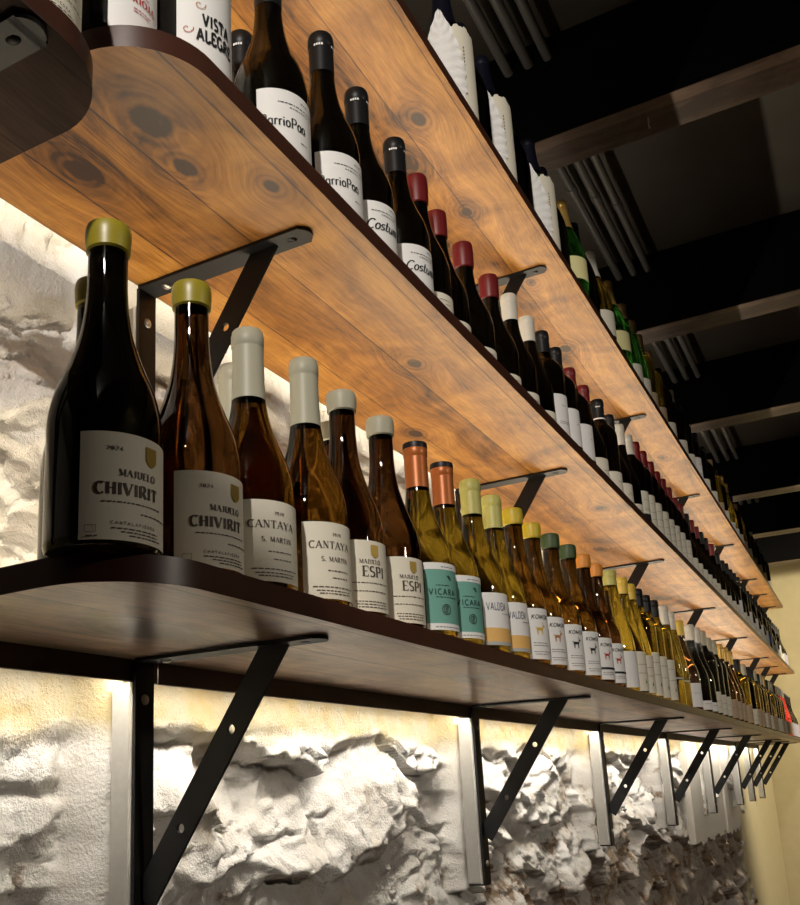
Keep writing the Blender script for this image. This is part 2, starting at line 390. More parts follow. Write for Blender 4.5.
    if leaf:                          # die-cut paper wrap: a ribbed leaf and a plain torn-top panel
        r = Rb+.0012; th = .0006
        bm = bmesh.new(); n = 40; a0, a1 = leaf['panel']
        A = [R_(a0+(a1-a0)*i/n) for i in range(n+1)]
        top = lambda f: .168+.012*math.sin(f*4.1+.4)+(.004 if int(f*9) % 2 else 0)
        for i in range(n):
            vs = []
            for a, z in ((A[i], .012), (A[i+1], .012), (A[i+1], top((i+1)/n)), (A[i], top(i/n))):
                rz = r
                vs.append(bm.verts.new((rz*math.cos(a), rz*math.sin(a), z)))
            bm.faces.new(vs)
        po = obj('paper_panel', bm, PAPERS['cream'], root, True)
        bm = bmesh.new(); wrap(bm, text_polys('C', .0, .0, .0001)[0]+[p for k in range(6) for p in [[(R_(a0+30)*r+k*.0028*0+dx, .135-k*.007+dz) for dx, dz in ((0, 0), (.0022, .001), (.0022, .005), (0, .004))]]], r+.0008); obj('lettering', bm, INK, po)
        bm = bmesh.new(); a0, a1 = leaf['leaf']; nu, nv = 24, 110; grid = []
        for j in range(nv+1):
            f = j/nv; row = []
            wid = math.sin(math.pi*min(1, .18+f*.82))**.75*(1+.09*abs(math.sin(f*16))) if f < 1 else 0
            for i in range(nu+1):
                s = 2*i/nu-1
                z = .020+.190*f-.024*abs(s)*wid+.003*math.sin(f*60)*abs(s)
                a = R_((a0+a1)/2+(a1-a0)/2*s*wid)
                rz = r+.0030+.0022*(1-abs(s))**2+.0016*math.cos((f*11-abs(s)*2.0)*2*math.pi)
                row.append(bm.verts.new((rz*math.cos(a), rz*math.sin(a), z)))
            grid.append(row)
        for j in range(nv):
            for i in range(nu): bm.faces.new([grid[j][i], grid[j][i+1], grid[j+1][i+1], grid[j+1][i]])
        obj('leaf_label', bm, WHITE, root, True)
    return root

MJ = ('MAJUELO', -33, .0515, .0052, 'serif', dict(gap=.1, wscale=1.0))
def goat(capn, gm, band=False, glassn='amber'):
    return dict(H=.27, R=.0405, glass=glassn, cap=(capn, .028), label=(-60, 62, .0106, .0927, 'white'), ink=BLACK,
                text=[('KOMOK', -51, .0755, .0065, 'sans', dict(slant=.25, gap=.14, wscale=1.15))],
                micro=[(-50, .036, .03), (-50, .032, .034), (-50, .022, .038), (-48, .018, .03)] if not band else [(-50, .020, .034), (-50, .024, .03)],
                bands=[(.030, .0345, 'ink')] if band else [], emblem=[('goat', -30, .058, .0115, gm)])
GRED = simple('ink_brick_red', (.42, .06, .03), .6); GYEL = simple('ink_ochre', (.62, .40, .05), .6); GBRN = simple('ink_rust', (.42, .17, .06), .6)
REDINK = simple('ink_red', (.45, .03, .03), .6); GREENINK = simple('ink_green', (.10, .22, .06), .6)
KINDS = {
 'chivi_black': dict(H=.276, R=.0425, glass='dark', cap=('yellow_wax', .024), label=(-69, 69, -.0+.004, .0845, 'cream'), seg=64,
      text=[('2024', -45, .0705, .003, 'serif', dict(gap=.2, wscale=1.3)), MJ, ('CHIVIRIT', -55.5, .0375, .0088, 'serif', dict(gap=.10, wscale=.98, weight=1.25)), ('CANTALAPIEDRA', -40, .0155, .0022, 'sans', dict(gap=.55, wscale=1.0))],
      micro=[(-49, .0315, .05), (-10, .0245, .03), (-40, .0122, .04), (-30, .0098, .033), (-22, .0074, .03), (-63, .0062, .008)], emblem=[('shield', 3, .0705, .0135, GOLD), ('logo', -64, .0095, .005, INK)]),
 'cantaya': dict(H=.27, R=.0405, glass='amber', cap=('cream', .075), label=(-69, 69, .0068, .083, 'cream'), seg=56,
      text=[('2020', -26, .0695, .0027, 'serif', dict(gap=.2, wscale=1.3)), ('CANTAYA', -61, .0565, .0070, 'serif', dict(gap=.12, wscale=1.05)), ('S. MARTIN', -44, .0435, .0046, 'serif', dict(gap=.13))],
      micro=[(-35, .034, .026), (-28, .027, .02), (-57, .0178, .05), (-52, .0142, .042), (-48, .0115, .038)]),
 'espi': dict(H=.268, R=.0405, glass='brown', cap=('cream', .024), waxy=True, label=(-66, 69, .006, .083, 'cream'), seg=56,
      text=[('MAJUELO', -46, .0575, .0045, 'serif', dict(gap=.1)), ('ESPI', -42, .0435, .0110, 'serif', dict(gap=.1, wscale=1.0)), ],
      micro=[(-58, .036, .05), (-56, .027, .045), (-54, .016, .042), (-52, .013, .04), (-50, .010, .04)], emblem=[('shield', -19, .0715, .0125, GOLD)]),
 'vicara': dict(H=.265, R=.0405, glass='olive', cap=('copper', .062), captop='black', label=(-64, 64, .0104, .095, 'teal'), ink=simple('ink_deep_green', (.01, .035, .03), .6), seg=48,
      bands=[(.0865, .0951, 'white'), (.0103, .0185, 'white')],
      text=[('VICARA', -59, .0545, .0072, 'sans', dict(gap=.22, wscale=1.0))], micro=[(-33, .0893, .02), (-45, .066, .02), (-46, .051, .036), (-50, .0135, .04)],
      emblem=[('ring', -27, .036, .0062, BLACK), ('sprig', -16, .077, .006, BLACK)]),
 'valdem': dict(H=.267, R=.0405, glass='olive', cap=('lime', .055), label=(-62, 64, .0125, .0874, 'white'), ink=simple('ink_slate_blue', (.05, .06, .13), .6), seg=48,
      bands=[(.0175, .037, 'orange'), (.0124, .0175, 'grey')], text=[('VALDEM', -56, .0625, .0105, 'sans', dict(gap=.10, wscale=.62, weight=.75))], micro=[(-20, .057, .02)]),
 'goat_ochre': goat('bright_wax', GYEL), 'goat_rust': goat('bright_wax', GBRN), 'goat_black': goat('green_wax', BLACK), 'goat_red': goat('orange_wax', GRED, True, 'brown'),
 'plain_lime': dict(H=.275, R=.0415, prof=FLUTE, glass='gold', cap=('lime', .035), label=(-70, 60, .010, .088, 'white')),
 'gold_cream': dict(H=.28, R=.038, prof=FLUTE, glass='gold', cap=('yellow', .04), label=(-70, 60, .010, .10, 'cream'), micro=[(-50, .07, .03), (-50, .05, .03)], emblem=[('drop', -20, .03, .005, GREENINK)]),
 'leafy_dark': dict(H=.28, R=.037, prof=BORD, glass='olive', cap=('black', .045), label=(-70, 60, .010, .115, 'cream'), micro=[(-50, .09, .03), (-50, .06, .034)], emblem=[('drop', -15, .035, .006, GREENINK)]),
 'white_slim': dict(H=.285, R=.035, prof=FLUTE, glass='olive', cap=('white', .055), label=(-70, 60, .075, .08, 'grey')),
 'yellow_big': dict(H=.272, R=.042, glass='brown', cap=('yellow', .045), label=(-65, 60, .01, .08, 'white'), micro=[(-50, .05, .03)]),
 'white_dark': dict(H=.285, R=.0395, glass='dark', cap=('white', .05), label=(-60, 60, .012, .04, 'white'), ink=BLACK, micro=[(-50, .03, .03)]),
 'cream_dark': dict(H=.285, R=.039, prof=BORD, glass='dark', cap=('cream', .05), label=(-62, 60, .012, .08, 'cream'), micro=[(-50, .05, .03), (-45, .03, .02)]),
 'gold_dark': dict(H=.29, R=.039, glass='brown', cap=('gold', .055), label=(-62, 60, .012, .08, 'tan'), micro=[(-50, .05, .03)]),
 'black_tan': dict(H=.28, R=.039, prof=BORD, glass='olive', cap=('black', .05), label=(-62, 60, .012, .085, 'tan'), micro=[(-50, .05, .03), (-40, .03, .02)]),
 'rose': dict(H=.285, R=.040, prof=FLUTE, glass='rose', cap=('white', .05), label=(-62, 60, .012, .085, 'tan'), micro=[(-50, .05, .03)]),
 'black_lilac': dict(H=.275, R=.041, glass='dark', cap=('black', .05), label=(-62, 60, .010, .09, 'lilac'), micro=[(-50, .05, .03)]),
 # middle shelf
 'rioja': dict(H=.30, R=.038, prof=BORD, glass='dark', cap=('black', .05), label=(-52, 84, .004, .118, 'white'), ink=REDINK, seg=64,
      text=[('RIOJA', -22, .0370, .0068, 'serif', dict(gap=.12, weight=1.2))], micro=[(-24, .047, .02), (-20, .030, .02), (-20, .027, .016)]),
 'vista': dict(H=.30, R=.038, prof=BORD, glass='dark', cap=('black', .05), label=(-70, 70, .012, .125, 'white'), ink=BLACK, seg=64,
      text=[('VISTA', -36, .0520, .0125, 'sans', dict(gap=.12, wscale=.62, weight=1.55)), ('ALEGRE', -44, .0345, .0128, 'sans', dict(gap=.12, wscale=.62, weight=1.55))],
      emblem=[('swirl', -40, .074, .006, GBRN), ('swirl', -57, .046, .006, GRED)]),
 'barrio': dict(H=.277, R=.041, glass='dark', cap=('black', .058), capmark=True, label=(-78, 76, .006, .0825, 'white'), ink=BLACK, seg=56,
      text=[('BarrioPao', -74, .0375, .0120, 'roman', dict(gap=.03, wscale=.86, weight=1.25))], micro=[(-10, .0735, .012), (-48, .066, .05), (-30, .0615, .026), (-12, .024, .01)]),
 'costum': dict(H=.265, R=.041, glass='dark', cap=('black', .058), capmark=True, label=(-74, 72, .006, .072, 'white'), ink=BLACK, seg=56,
      text=[('Costum', -60, .032, .0138, 'script', dict(gap=.0, wscale=1.0, slant=.28, weight=1.6))], micro=[(-10, .0655, .012), (-48, .058, .045), (-30, .0535, .026)]),
 'red_wax': dict(H=.262, R=.041, glass='dark', cap=('red', .048), waxy=True, label=(-70, 66, .006, .047, 'cream'), micro=[(-35, .036, .02), (-20, .03, .01)]),
 'white_burg': dict(H=.262, R=.0385, glass='dark', cap=('white', .056), label=(-60, 62, .006, .045, 'cream'), micro=[(-30, .03, .02)]),
 'white_bord': dict(H=.262, R=.0375, prof=BORD, glass='dark', cap=('white', .056), label=(-70, 62, .01, .115, 'white'), ink=BLACK, micro=[(-30, .09, .014), (-30, .085, .014), (-42, .05, .03), (-42, .046, .03)]),
 'black_bord': dict(H=.268, R=.0375, prof=BORD, glass='dark', cap=('black', .05), label=(-70, 62, .01, .115, 'white'), ink=BLACK, micro=[(-30, .09, .012), (-42, .055, .028), (-42, .051, .03)]),
 'black_band': dict(H=.268, R=.0375, prof=BORD, glass='dark', cap=('black', .05), label=(-70, 62, .01, .115, 'white'), ink=BLACK, bands=[(.028, .032, 'ink')], micro=[(-20, .08, .006)]),
 'red_band': dict(H=.262, R=.0375, prof=BORD, glass='dark', cap=('red', .05), label=(-70, 62, .01, .115, 'white'), ink=BLACK, bands=[(.028, .032, 'ink')], micro=[(-20, .08, .006)]),
 'red_burg': dict(H=.262, R=.039, glass='dark', cap=('red', .048), label=(-66, 62, .008, .07, 'cream'), micro=[(-30, .04, .02)]),
 'ring_black': dict(H=.275, R=.039, prof=BORD, glass='dark', cap=('black', .055), capmark=True, neckband=True, label=(-66, 62, .008, .075, 'cream'), micro=[(-30, .05, .02)]),
 'black_cream': dict(H=.272, R=.039, glass='dark', cap=('black', .05), label=(-66, 62, .008, .075, 'cream'), micro=[(-30, .05, .02), (-35, .045, .025)]),
 'white_tall': dict(H=.283, R=.039, prof=BORD, glass='dark', cap=('white', .06), label=(-66, 62, .008, .11, 'cream'), ink=BLACK, micro=[(-40, .085, .03), (-40, .06, .03), (-40, .055, .03)], bands=[(.02, .045, 'ink')]),
 'red_tall': dict(H=.285, R=.038, prof=BORD, glass='dark', cap=('red', .06), label=(-66, 62, .008, .12, 'cream'), ink=BLACK, micro=[(-40, .095, .03), (-40, .07, .03), (-40, .05, .026)]),
 'blue_cap': dict(H=.275, R=.039, prof=BORD, glass='dark', cap=('navy', .06), label=(-66, 62, .06, .11, 'blue'), bands=[]),
 # top shelf
 'leaf_green': dict(H=.30, R=.047, prof=CHAMP, glass='green', cap=('navy', .09), leaf=dict(leaf=(-120, -34), panel=(-62, 46)), seg=48),
 'navy_champ': dict(H=.30, R=.046, prof=CHAMP, glass='navy', cap=('navy', .09), seg=40),
 'pale_champ': dict(H=.29, R=.045, prof=CHAMP, glass='green', cap=('gold', .08), label=(-80, 50, .06, .118, 'yellow')),
 'clear_champ': dict(H=.29, R=.044, prof=CHAMP, glass='gold', cap=('white', .08), label=(-80, 50, .03, .10, 'cream')),
 'green_tan': dict(H=.285, R=.040, prof=FLUTE, glass='green', cap=('tan', .05), label=(-70, 50, .02, .08, 'cream')),
 'dark_tan': dict(H=.285, R=.039, prof=BORD, glass='dark', cap=('tan', .05), label=(-70, 50, .02, .10, 'cream')),
 'dark_plain': dict(H=.285, R=.039, prof=BORD, glass='dark', cap=('black', .05), label=(-70, 50, .02, .075, 'cream')),
 'tan_plain': dict(H=.285, R=.039, prof=BORD, glass='olive', cap=('tan', .05), label=(-70, 50, .02, .075, 'tan')),
 'golden': dict(H=.30, R=.042, prof=FLUTE, glass='gold', cap=('gold', .05), label=(-70, 50, .02, .06, 'white')),
}
PROTO = {}
shelf_dh = {round(ZS1+T, 3): .004, round(ZS2+T, 3): .007}
ORD = ['first', 'second', 'third', 'fourth', 'fifth', 'sixth', 'seventh', 'eighth', 'ninth', 'tenth', 'eleventh', 'twelfth', 'thirteenth', 'fourteenth', 'fifteenth', 'sixteenth', 'seventeenth', 'eighteenth', 'nineteenth', 'twentieth',
       'twenty-first', 'twenty-second', 'twenty-third', 'twenty-fourth', 'twenty-fifth', 'twenty-sixth', 'twenty-seventh', 'twenty-eighth', 'twenty-ninth', 'thirtieth', 'thirty-first', 'thirty-second', 'thirty-third', 'thirty-fourth', 'thirty-fifth', 'thirty-sixth', 'thirty-seventh', 'thirty-eighth']
def place(kind, x, y, z, label, group, h=None, rot=0.0):
    if kind not in PROTO: o = PROTO[kind] = make_bottle(kind); o.location = (x, y, z)
    else: o = dup(PROTO[kind], (x, y, z))
    o.rotation_euler = (0, 0, rot)
    if shelf_dh.get(round(z, 3)): h = (h or KINDS[kind].get('H', .275))-shelf_dh[round(z, 3)]
    if h:
        s = h/KINDS[kind].get('H', .275); o.scale = (1, 1, s)
    else: o.scale = (1, 1, 1)
    tag(o, label, 'bottle', group)
    return o

# looks used in the descriptions
LOOK = {'chivi_black': 'black bottle with olive wax top and cream label', 'cantaya': 'amber bottle with long cream capsule and cream label', 'espi': 'brown bottle with short cream top and cream label',
 'vicara': 'wine bottle with copper capsule and teal label', 'valdem': 'bottle with pale lime capsule and orange-banded label', 'goat_ochre': 'yellow-waxed bottle with ochre goat on white label', 'goat_rust': 'yellow-waxed bottle with rust goat on white label',
 'goat_black': 'green-waxed bottle with black goat on white label', 'goat_red': 'orange-waxed bottle with red goat on white label', 'plain_lime': 'golden wine bottle with blank white label', 'gold_cream': 'golden wine bottle with yellow capsule', 'leafy_dark': 'olive wine bottle with black capsule and cream label',
 'white_slim': 'slim olive wine bottle with white capsule', 'yellow_big': 'brown wine bottle with yellow capsule and white label', 'white_dark': 'dark wine bottle with white capsule', 'cream_dark': 'dark wine bottle with cream capsule', 'gold_dark': 'brown bottle with gold capsule and tan label',
 'black_tan': 'olive wine bottle with black capsule and tan label', 'rose': 'red rosé bottle with white capsule', 'black_lilac': 'dark wine bottle with black capsule and greyish label',
 'rioja': 'dark wine bottle with red lettering on white label', 'vista': 'dark wine bottle with bold black lettering on white label', 'barrio': 'black-capped wine bottle with thin serif lettering on white label', 'costum': 'black-capped wine bottle with script lettering on white label',
 'red_wax': 'dark wine bottle with dark red top and low cream label', 'white_burg': 'dark wine bottle with white capsule and low cream label', 'white_bord': 'dark wine bottle with white capsule and tall label', 'black_bord': 'black-capped wine bottle with tall white label',
 'black_band': 'black-capped wine bottle with black band on white label', 'red_band': 'red-capped wine bottle with black band on white label', 'red_burg': 'red-capped dark wine bottle with cream label', 'ring_black': 'black-capped wine bottle with white neck ring',
 'black_cream': 'black-capped dark wine bottle with cream label', 'white_tall': 'white-capped wine bottle with black block on cream label', 'red_tall': 'red-capped wine bottle with tall cream label', 'blue_cap': 'dark wine bottle with blue label',
 'leaf_green': 'green bottle wrapped in white leaf-shaped paper', 'navy_champ': 'navy sparkling wine bottle', 'pale_champ': 'green sparkling wine bottle with pale yellow label', 'clear_champ': 'pale golden sparkling wine bottle', 'green_tan': 'slim green bottle with tan capsule', 'dark_tan': 'dark bottle with tan capsule', 'golden': 'bright golden bottle', 'dark_plain': 'dark bottle with black capsule', 'tan_plain': 'olive bottle with tan capsule'}

def row(items, z, shelf, grp):
    n = len(items)
    for i, (kind, x, y, h) in enumerate(items):
        k = n-1-i
        where = f'{ORD[i]} from left' if i < n/2 else (f'{ORD[k]} from far end' if k else 'last at far end')
        place(kind, x, y, z, f'{LOOK[kind]}, {shelf} shelf, {where}', grp, h, random.uniform(-.06, .06) if i > 14 else 0)

Z1, Z2, Z3 = ZS1+T, ZS2+T, ZS3+T
FX = .231
s1 = [('chivi_black', .229, -.314, None), ('chivi_brown', .230, -.211, .274), ('cantaya', FX, -.127, .265), ('cantaya', FX, -.025, .275), ('espi', FX, .055, .268), ('espi', FX, .150, .269),
      ('vicara', FX, .250, .266), ('vicara', FX, .336, .263), ('valdem', FX, .440, .268), ('valdem', FX, .528, .266), ('goat_ochre', FX, .626, .269), ('goat_rust', FX, .720, .265),
      ('goat_black', FX, .831, .270), ('goat_black', FX, .942, .272), ('goat_red', FX, 1.047, .273), ('goat_red', FX, 1.143, .271), ('plain_lime', FX, 1.261, .278), ('gold_cream', FX, 1.375, .281),
      ('gold_cream', FX, 1.455, .279), ('leafy_dark', FX, 1.545, .282), ('leafy_dark', FX, 1.637, .280), ('leafy_dark', FX, 1.738, .282), ('white_slim', FX, 1.87, .287), ('white_slim', FX, 1.965, .283), ('yellow_big', FX, 2.10, .274),
      ('white_dark', FX, 2.30, .288), ('white_dark', FX, 2.42, .292), ('cream_dark', FX, 2.53, .296), ('cream_dark', FX, 2.654, .286), ('cream_dark', FX, 2.769, .288), ('gold_dark', FX, 2.946, .295), ('gold_dark', FX, 3.081, .297), ('gold_dark', FX, 3.204, .295),
      ('black_tan', FX, 3.416, .282), ('cream_dark', FX, 3.607, .278), ('black_tan', FX, 3.773, .282)]
KINDS['chivi_brown'] = dict(KINDS['chivi_black'], glass='brown', H=.276, R=.0415, label=(-72, 69, .004, .085, 'cream')); LOOK['chivi_brown'] = 'brown bottle with olive wax top and cream label'
y = 3.90
fill = ['black_tan', 'cream_dark', 'black_tan', 'cream_dark', 'gold_dark', 'black_tan', 'cream_dark', 'cream_dark', 'black_tan', 'cream_dark', 'rose', 'rose', 'rose', 'black_lilac', 'black_lilac', 'black_lilac', 'black_lilac']
for i, k in enumerate(fill):
    s1.append((k, FX, y, None)); y += .128
row(s1, Z1, 'bottom', 'front row of bottles on the bottom shelf')
for kind, yy, hh, lab in (('chivi_black', -.237, .293, 'bottle with olive-yellow wax top half hidden behind the black bottle at the left'), ('cantaya', -.027, .292, 'cream-capped bottle in the back row behind the first cream-capped bottle'),
                          ('espi', .19, .297, 'bottle with short cream top in the back row behind the cream-waxed pair')):
    place(kind, .14, yy, Z1, lab, 'back row of bottles on the bottom shelf', hh)

M = .226
s2 = [('rioja', .207, -.291, None), ('vista', .236, -.2185, None), ('barrio', .235, -.080, None), ('barrio', .235, .036, None), ('costum', .235, .125, .262), ('costum', .235, .235, .260), ('red_wax', M, .326, None), ('red_wax', .218, .415, .255), ('red_wax', .22, .52, .255), ('red_wax', .22, .64, .255),
      ('white_burg', M, .729, .258), ('white_burg', M, .831, .258), ('black_bord', M, .927, None), ('black_band', M, 1.016, None), ('red_band', M, 1.12, None), ('red_burg', M, 1.232, None), ('ring_black', M, 1.366, None), ('black_cream', M, 1.475, None),
      ('white_burg', M, 1.586, .283), ('white_tall', M, 1.681, .283), ('red_tall', M, 1.775, .292), ('red_tall', M, 1.872, .294), ('red_tall', M, 1.971, .290), ('red_tall', M, 2.06, .284), ('red_tall', M, 2.15, .285), ('red_tall', M, 2.245, .281), ('red_tall', M, 2.345, .272), ('red_burg', M, 2.45, .275),
      ('black_cream', M, 2.55, .265), ('red_burg', M, 2.655, .265), ('red_burg', M, 2.76, .265), ('black_cream', M, 2.87, .268), ('black_cream', M, 2.97, .265), ('red_burg', M, 3.138, .277), ('black_cream', M, 3.28, .265), ('black_cream', M, 3.426, .262)]
y = 3.55
for i, k in enumerate(['black_cream', 'black_bord', 'black_cream', 'ring_black', 'black_bord', 'black_cream', 'black_bord', 'black_cream', 'black_bord', 'black_cream', 'black_bord', 'blue_cap', 'black_bord', 'black_cream', 'black_bord', 'black_cream', 'black_bord', 'black_cream', 'black_lilac', 'black_lilac']):
    s2.append((k, M, y, None)); y += .127
row(s2, Z2, 'middle', 'front row of bottles on the middle shelf')
place('costum', .15, -.011, Z2, 'black-capped bottle in the back row, in the gap beside the bold-lettered bottle', 'back row of bottles on the middle shelf', .283)

s3 = [('leaf_green', .222, .508, None), ('navy_champ', .215, .606, None), ('leaf_green', .222, .705, None), ('navy_champ', .215, .84, None), ('leaf_green', .222, .985, None), ('navy_champ', .215, 1.10, None), ('pale_champ', .222, 1.235, None), ('navy_champ', .215, 1.36, None), ('clear_champ', .222, 1.50, None), ('pale_champ', .222, 1.68, None),
      ('green_tan', .225, 1.83, None), ('green_tan', .225, 1.95, None), ('tan_plain', .225, 2.06, None), ('tan_plain', .225, 2.20, None), ('dark_plain', .225, 2.36, None), ('cream_dark', .225, 2.58, None), ('dark_plain', .225, 2.74, None), ('white_bord', .225, 2.92, None), ('dark_plain', .225, 3.1, None), ('dark_plain', .225, 3.3, None),
      ('tan_plain', .225, 3.5, None), ('dark_plain', .225, 3.66, None), ('golden', .225, 3.84, None), ('golden', .225, 3.98, None), ('dark_plain', .225, 4.18, None), ('tan_plain', .225, 4.35, None), ('dark_plain', .225, 4.55, None), ('dark_plain', .225, 4.8, None), ('cream_dark', .225, 5.05, None), ('dark_plain', .225, 5.3, None), ('dark_plain', .225, 5.6, None)]
row(s3, Z3, 'top', 'bottles on the top shelf')

# ---------------------------------------------------------------- shelves
EDGE = simple('shelf_edge_stain', (.060, .020, .011), .38, var=.35, bscale=18, bump=.15)
LT, MD, DK = (.64, .305, .062), (.34, .136, .023), (.045, .016, .007)
UND1 = wood('wood_underside_low_glare', (.82, .58, .38), (.48, .31, .19), (.08, .045, .026), [(.13, -.16, .05), (.2, .5, .05), (.08, 1.3, .05)], rough=.30, seed=1.3)  # greyer, paler tones carry the glare on this underside in the colour
UND2 = wood('wood_underside_mid', LT, MD, DK, [(.205, -.235, .055), (.245, -.10, .03), (.19, -.17, .035), (.10, -.22, .04), (.19, .36, .03), (.07, .62, .04), (.22, 1.3, .04), (.12, 1.7, .05), (.1, 2.6, .05)], rough=.42, seed=2.7)
UND3 = wood('wood_underside_top', LT, MD, DK, [(.20, .42, .04), (.13, .50, .05), (.17, .70, .035), (.09, .78, .03), (.19, 1.02, .035), (.16, 1.38, .045), (.12, 1.9, .05), (.2, 2.4, .05), (.12, 3.2, .06)], rough=.42, seed=5.1)
def shelf_mesh(y0, y1, xf, rad, round0=True, round1=False, xb=0.0):
    out = [(xb, y0)]
    if round0: out += [(xf-rad+rad*math.sin(R_(a)), y0+rad-rad*math.cos(R_(a))) for a in range(0, 91, 6)]
    else: out += [(xf, y0)]
    n = int((y1-y0)/.5)
    if round1: out += [(xf-rad+rad*math.cos(R_(a)), y1-rad+rad*math.sin(R_(a))) for a in range(0, 91, 6)]
    else: out += [(xf, y1)]
    out += [(xb, y1)]
    bm = bmesh.new()
    lo = [bm.verts.new((x, y, 0)) for x, y in out]; hi = [bm.verts.new((x, y, T)) for x, y in out]
    bm.faces.new(lo[::-1]).material_index = 0; bm.faces.new(hi).material_index = 0
    for i in range(len(out)):
        j = (i+1) % len(out)
        bm.faces.new([lo[i], lo[j], hi[j], hi[i]]).material_index = 1
    rim = [e for e in bm.edges if len({f.material_index for f in e.link_faces}) == 2]
    bmesh.ops.bevel(bm, geom=rim, offset=.0022, segments=2, affect='EDGES', profile=.5, material=1)
    return bm
LED_UP = emit('led_warm', (1.0, .86, .64), 95)
LED_TOP = emit('led_warm_top', (1.0, .84, .62), 16)
LED_DOWN = emit('led_neutral', (1.0, .93, .81), 92)
SHINE = simple('aluminium_lip', (.80, .79, .76), .28, metal=.8)
def led(parent, x0, x1, z0, z1, y0, y1, mat, down):
    bm = bmesh.new(); n = 26
    for i in range(n): box(bm, x0, x1, y0+(y1-y0)*i/n, y0+(y1-y0)*(i+.98)/n, z0, z1)
    bm.normal_update(); bmesh.ops.recalc_face_normals(bm, faces=bm.faces)
    for f in bm.faces: f.material_index = 1 if f.normal.z*(-1 if down else 1) > .5 else 0
    return obj('led_strip', bm, [SHINE, mat], parent)
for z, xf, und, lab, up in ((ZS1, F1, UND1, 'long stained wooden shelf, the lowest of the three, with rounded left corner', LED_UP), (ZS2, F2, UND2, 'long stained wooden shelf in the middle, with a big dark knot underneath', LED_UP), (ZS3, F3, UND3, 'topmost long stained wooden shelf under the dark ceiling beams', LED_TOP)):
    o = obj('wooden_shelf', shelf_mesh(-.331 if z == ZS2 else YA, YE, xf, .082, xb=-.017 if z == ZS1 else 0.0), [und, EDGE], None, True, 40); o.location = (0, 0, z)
    tag(o, lab, 'shelf', 'long wooden wall shelves')
    if up: led(o, .004, .014, T+.0005, T+.0075, YA+.05, YE-.02, up, False)
    if z == ZS1: led(o, -.0155, -.0065, -.008, -.001, YA+.0, YE-.02, LED_DOWN, True)
# the neighbouring shelf that ends at the upper left
ZP = 1.985
PW = wood('wood_neighbour', (.085, .045, .028), (.045, .022, .014), (.014, .007, .005), [(.1, -.9, .05)], rough=.6, seed=9.2, spec=.12)
o = obj('wooden_shelf', shelf_mesh(-1.35, -.348, .283, .07, False, True), [PW, EDGE], None, True, 40); o.location = (0, 0, ZP)
tag(o, 'dark brown shelf end with rounded corner cut off by the upper left of the picture', 'shelf', 'short wooden wall shelf')
place('chivi_brown', .232, -.410, ZP+T, 'bottle with cream label on the dark shelf end at the upper left', 'bottle on the neighbouring shelf')

# ---------------------------------------------------------------- brackets, uprights, rails
STEEL = simple('black_steel', (.013, .013, .014), .46, metal=.1, spec=.35, bump=.06, bscale=400)
STEELB = simple('zinc_screw', (.62, .60, .55), .35, metal=.9)
GREY = simple('grey_upright', (.44, .43, .40), .45, metal=.25, bump=.1, bscale=120, var=.12)
RAIL = simple('brown_rail', (.062, .040, .030), .5, bump=.1, bscale=80, var=.2)
def bar_with_holes(L, W, th, holes, hr, tip=False):
    """flat bar along +X from 0 to L, width W on Y, thickness th on Z, real round holes"""
    bm = bmesh.new(); hw = W/2
    segs = []; x = 0
    for h in sorted(holes): segs.append(('s', x, h-hw)); segs.append(('h', h-hw, h+hw)); x = h+hw
    end = L-hw if tip else L
    segs.append(('s', x, end))
    def prism(loop):
        lo = [bm.verts.new((a, b, -th/2)) for a, b in loop]; hi = [bm.verts.new((a, b, th/2)) for a, b in loop]
        bm.faces.new(lo[::-1]); bm.faces.new(hi)
        for i in range(len(loop)):
            j = (i+1) % len(loop); bm.faces.new([lo[i], lo[j], hi[j], hi[i]])
    for s in segs:
        if s[0] == 's':
            if s[2]-s[1] > 1e-5: prism([(s[1], -hw), (s[2], -hw), (s[2], hw), (s[1], hw)])
        else:
            cx = (s[1]+s[2])/2; n = 24
            def sq(a):
                c, d = math.cos(a), math.sin(a); k = hw/max(abs(c), abs(d)); return (cx+c*k, d*k)
            A = [2*math.pi*i/n+math.pi/n*0 for i in range(n)]
            inn = [(cx+hr*math.cos(a), hr*math.sin(a)) for a in A]; out = [sq(a) for a in A]
            V = {}
            for nm, pts in (('i', inn), ('o', out)):
                for zz in (-1, 1): V[nm, zz] = [bm.verts.new((a, b, zz*th/2)) for a, b in pts]
            for i in range(n):
                j = (i+1) % n
                bm.faces.new([V['i', 1][i], V['o', 1][i], V['o', 1][j], V['i', 1][j]])
                bm.faces.new([V['i', -1][j], V['o', -1][j], V['o', -1][i], V['i', -1][i]])
                bm.faces.new([V['i', 1][j], V['i', -1][j], V['i', -1][i], V['i', 1][i]])
                if abs(out[i][1]) > hw-1e-6 and abs(out[j][1]) > hw-1e-6: bm.faces.new([V['o', 1][i], V['o', -1][i], V['o', -1][j], V['o', 1][j]])
    if tip: prism([(end, -hw)]+[(end+hw*math.cos(R_(a)), hw*math.sin(R_(a))) for a in range(-80, 81, 16)]+[(end, hw)])
    bmesh.ops.remove_doubles(bm, verts=bm.verts, dist=1e-6)
    return bm
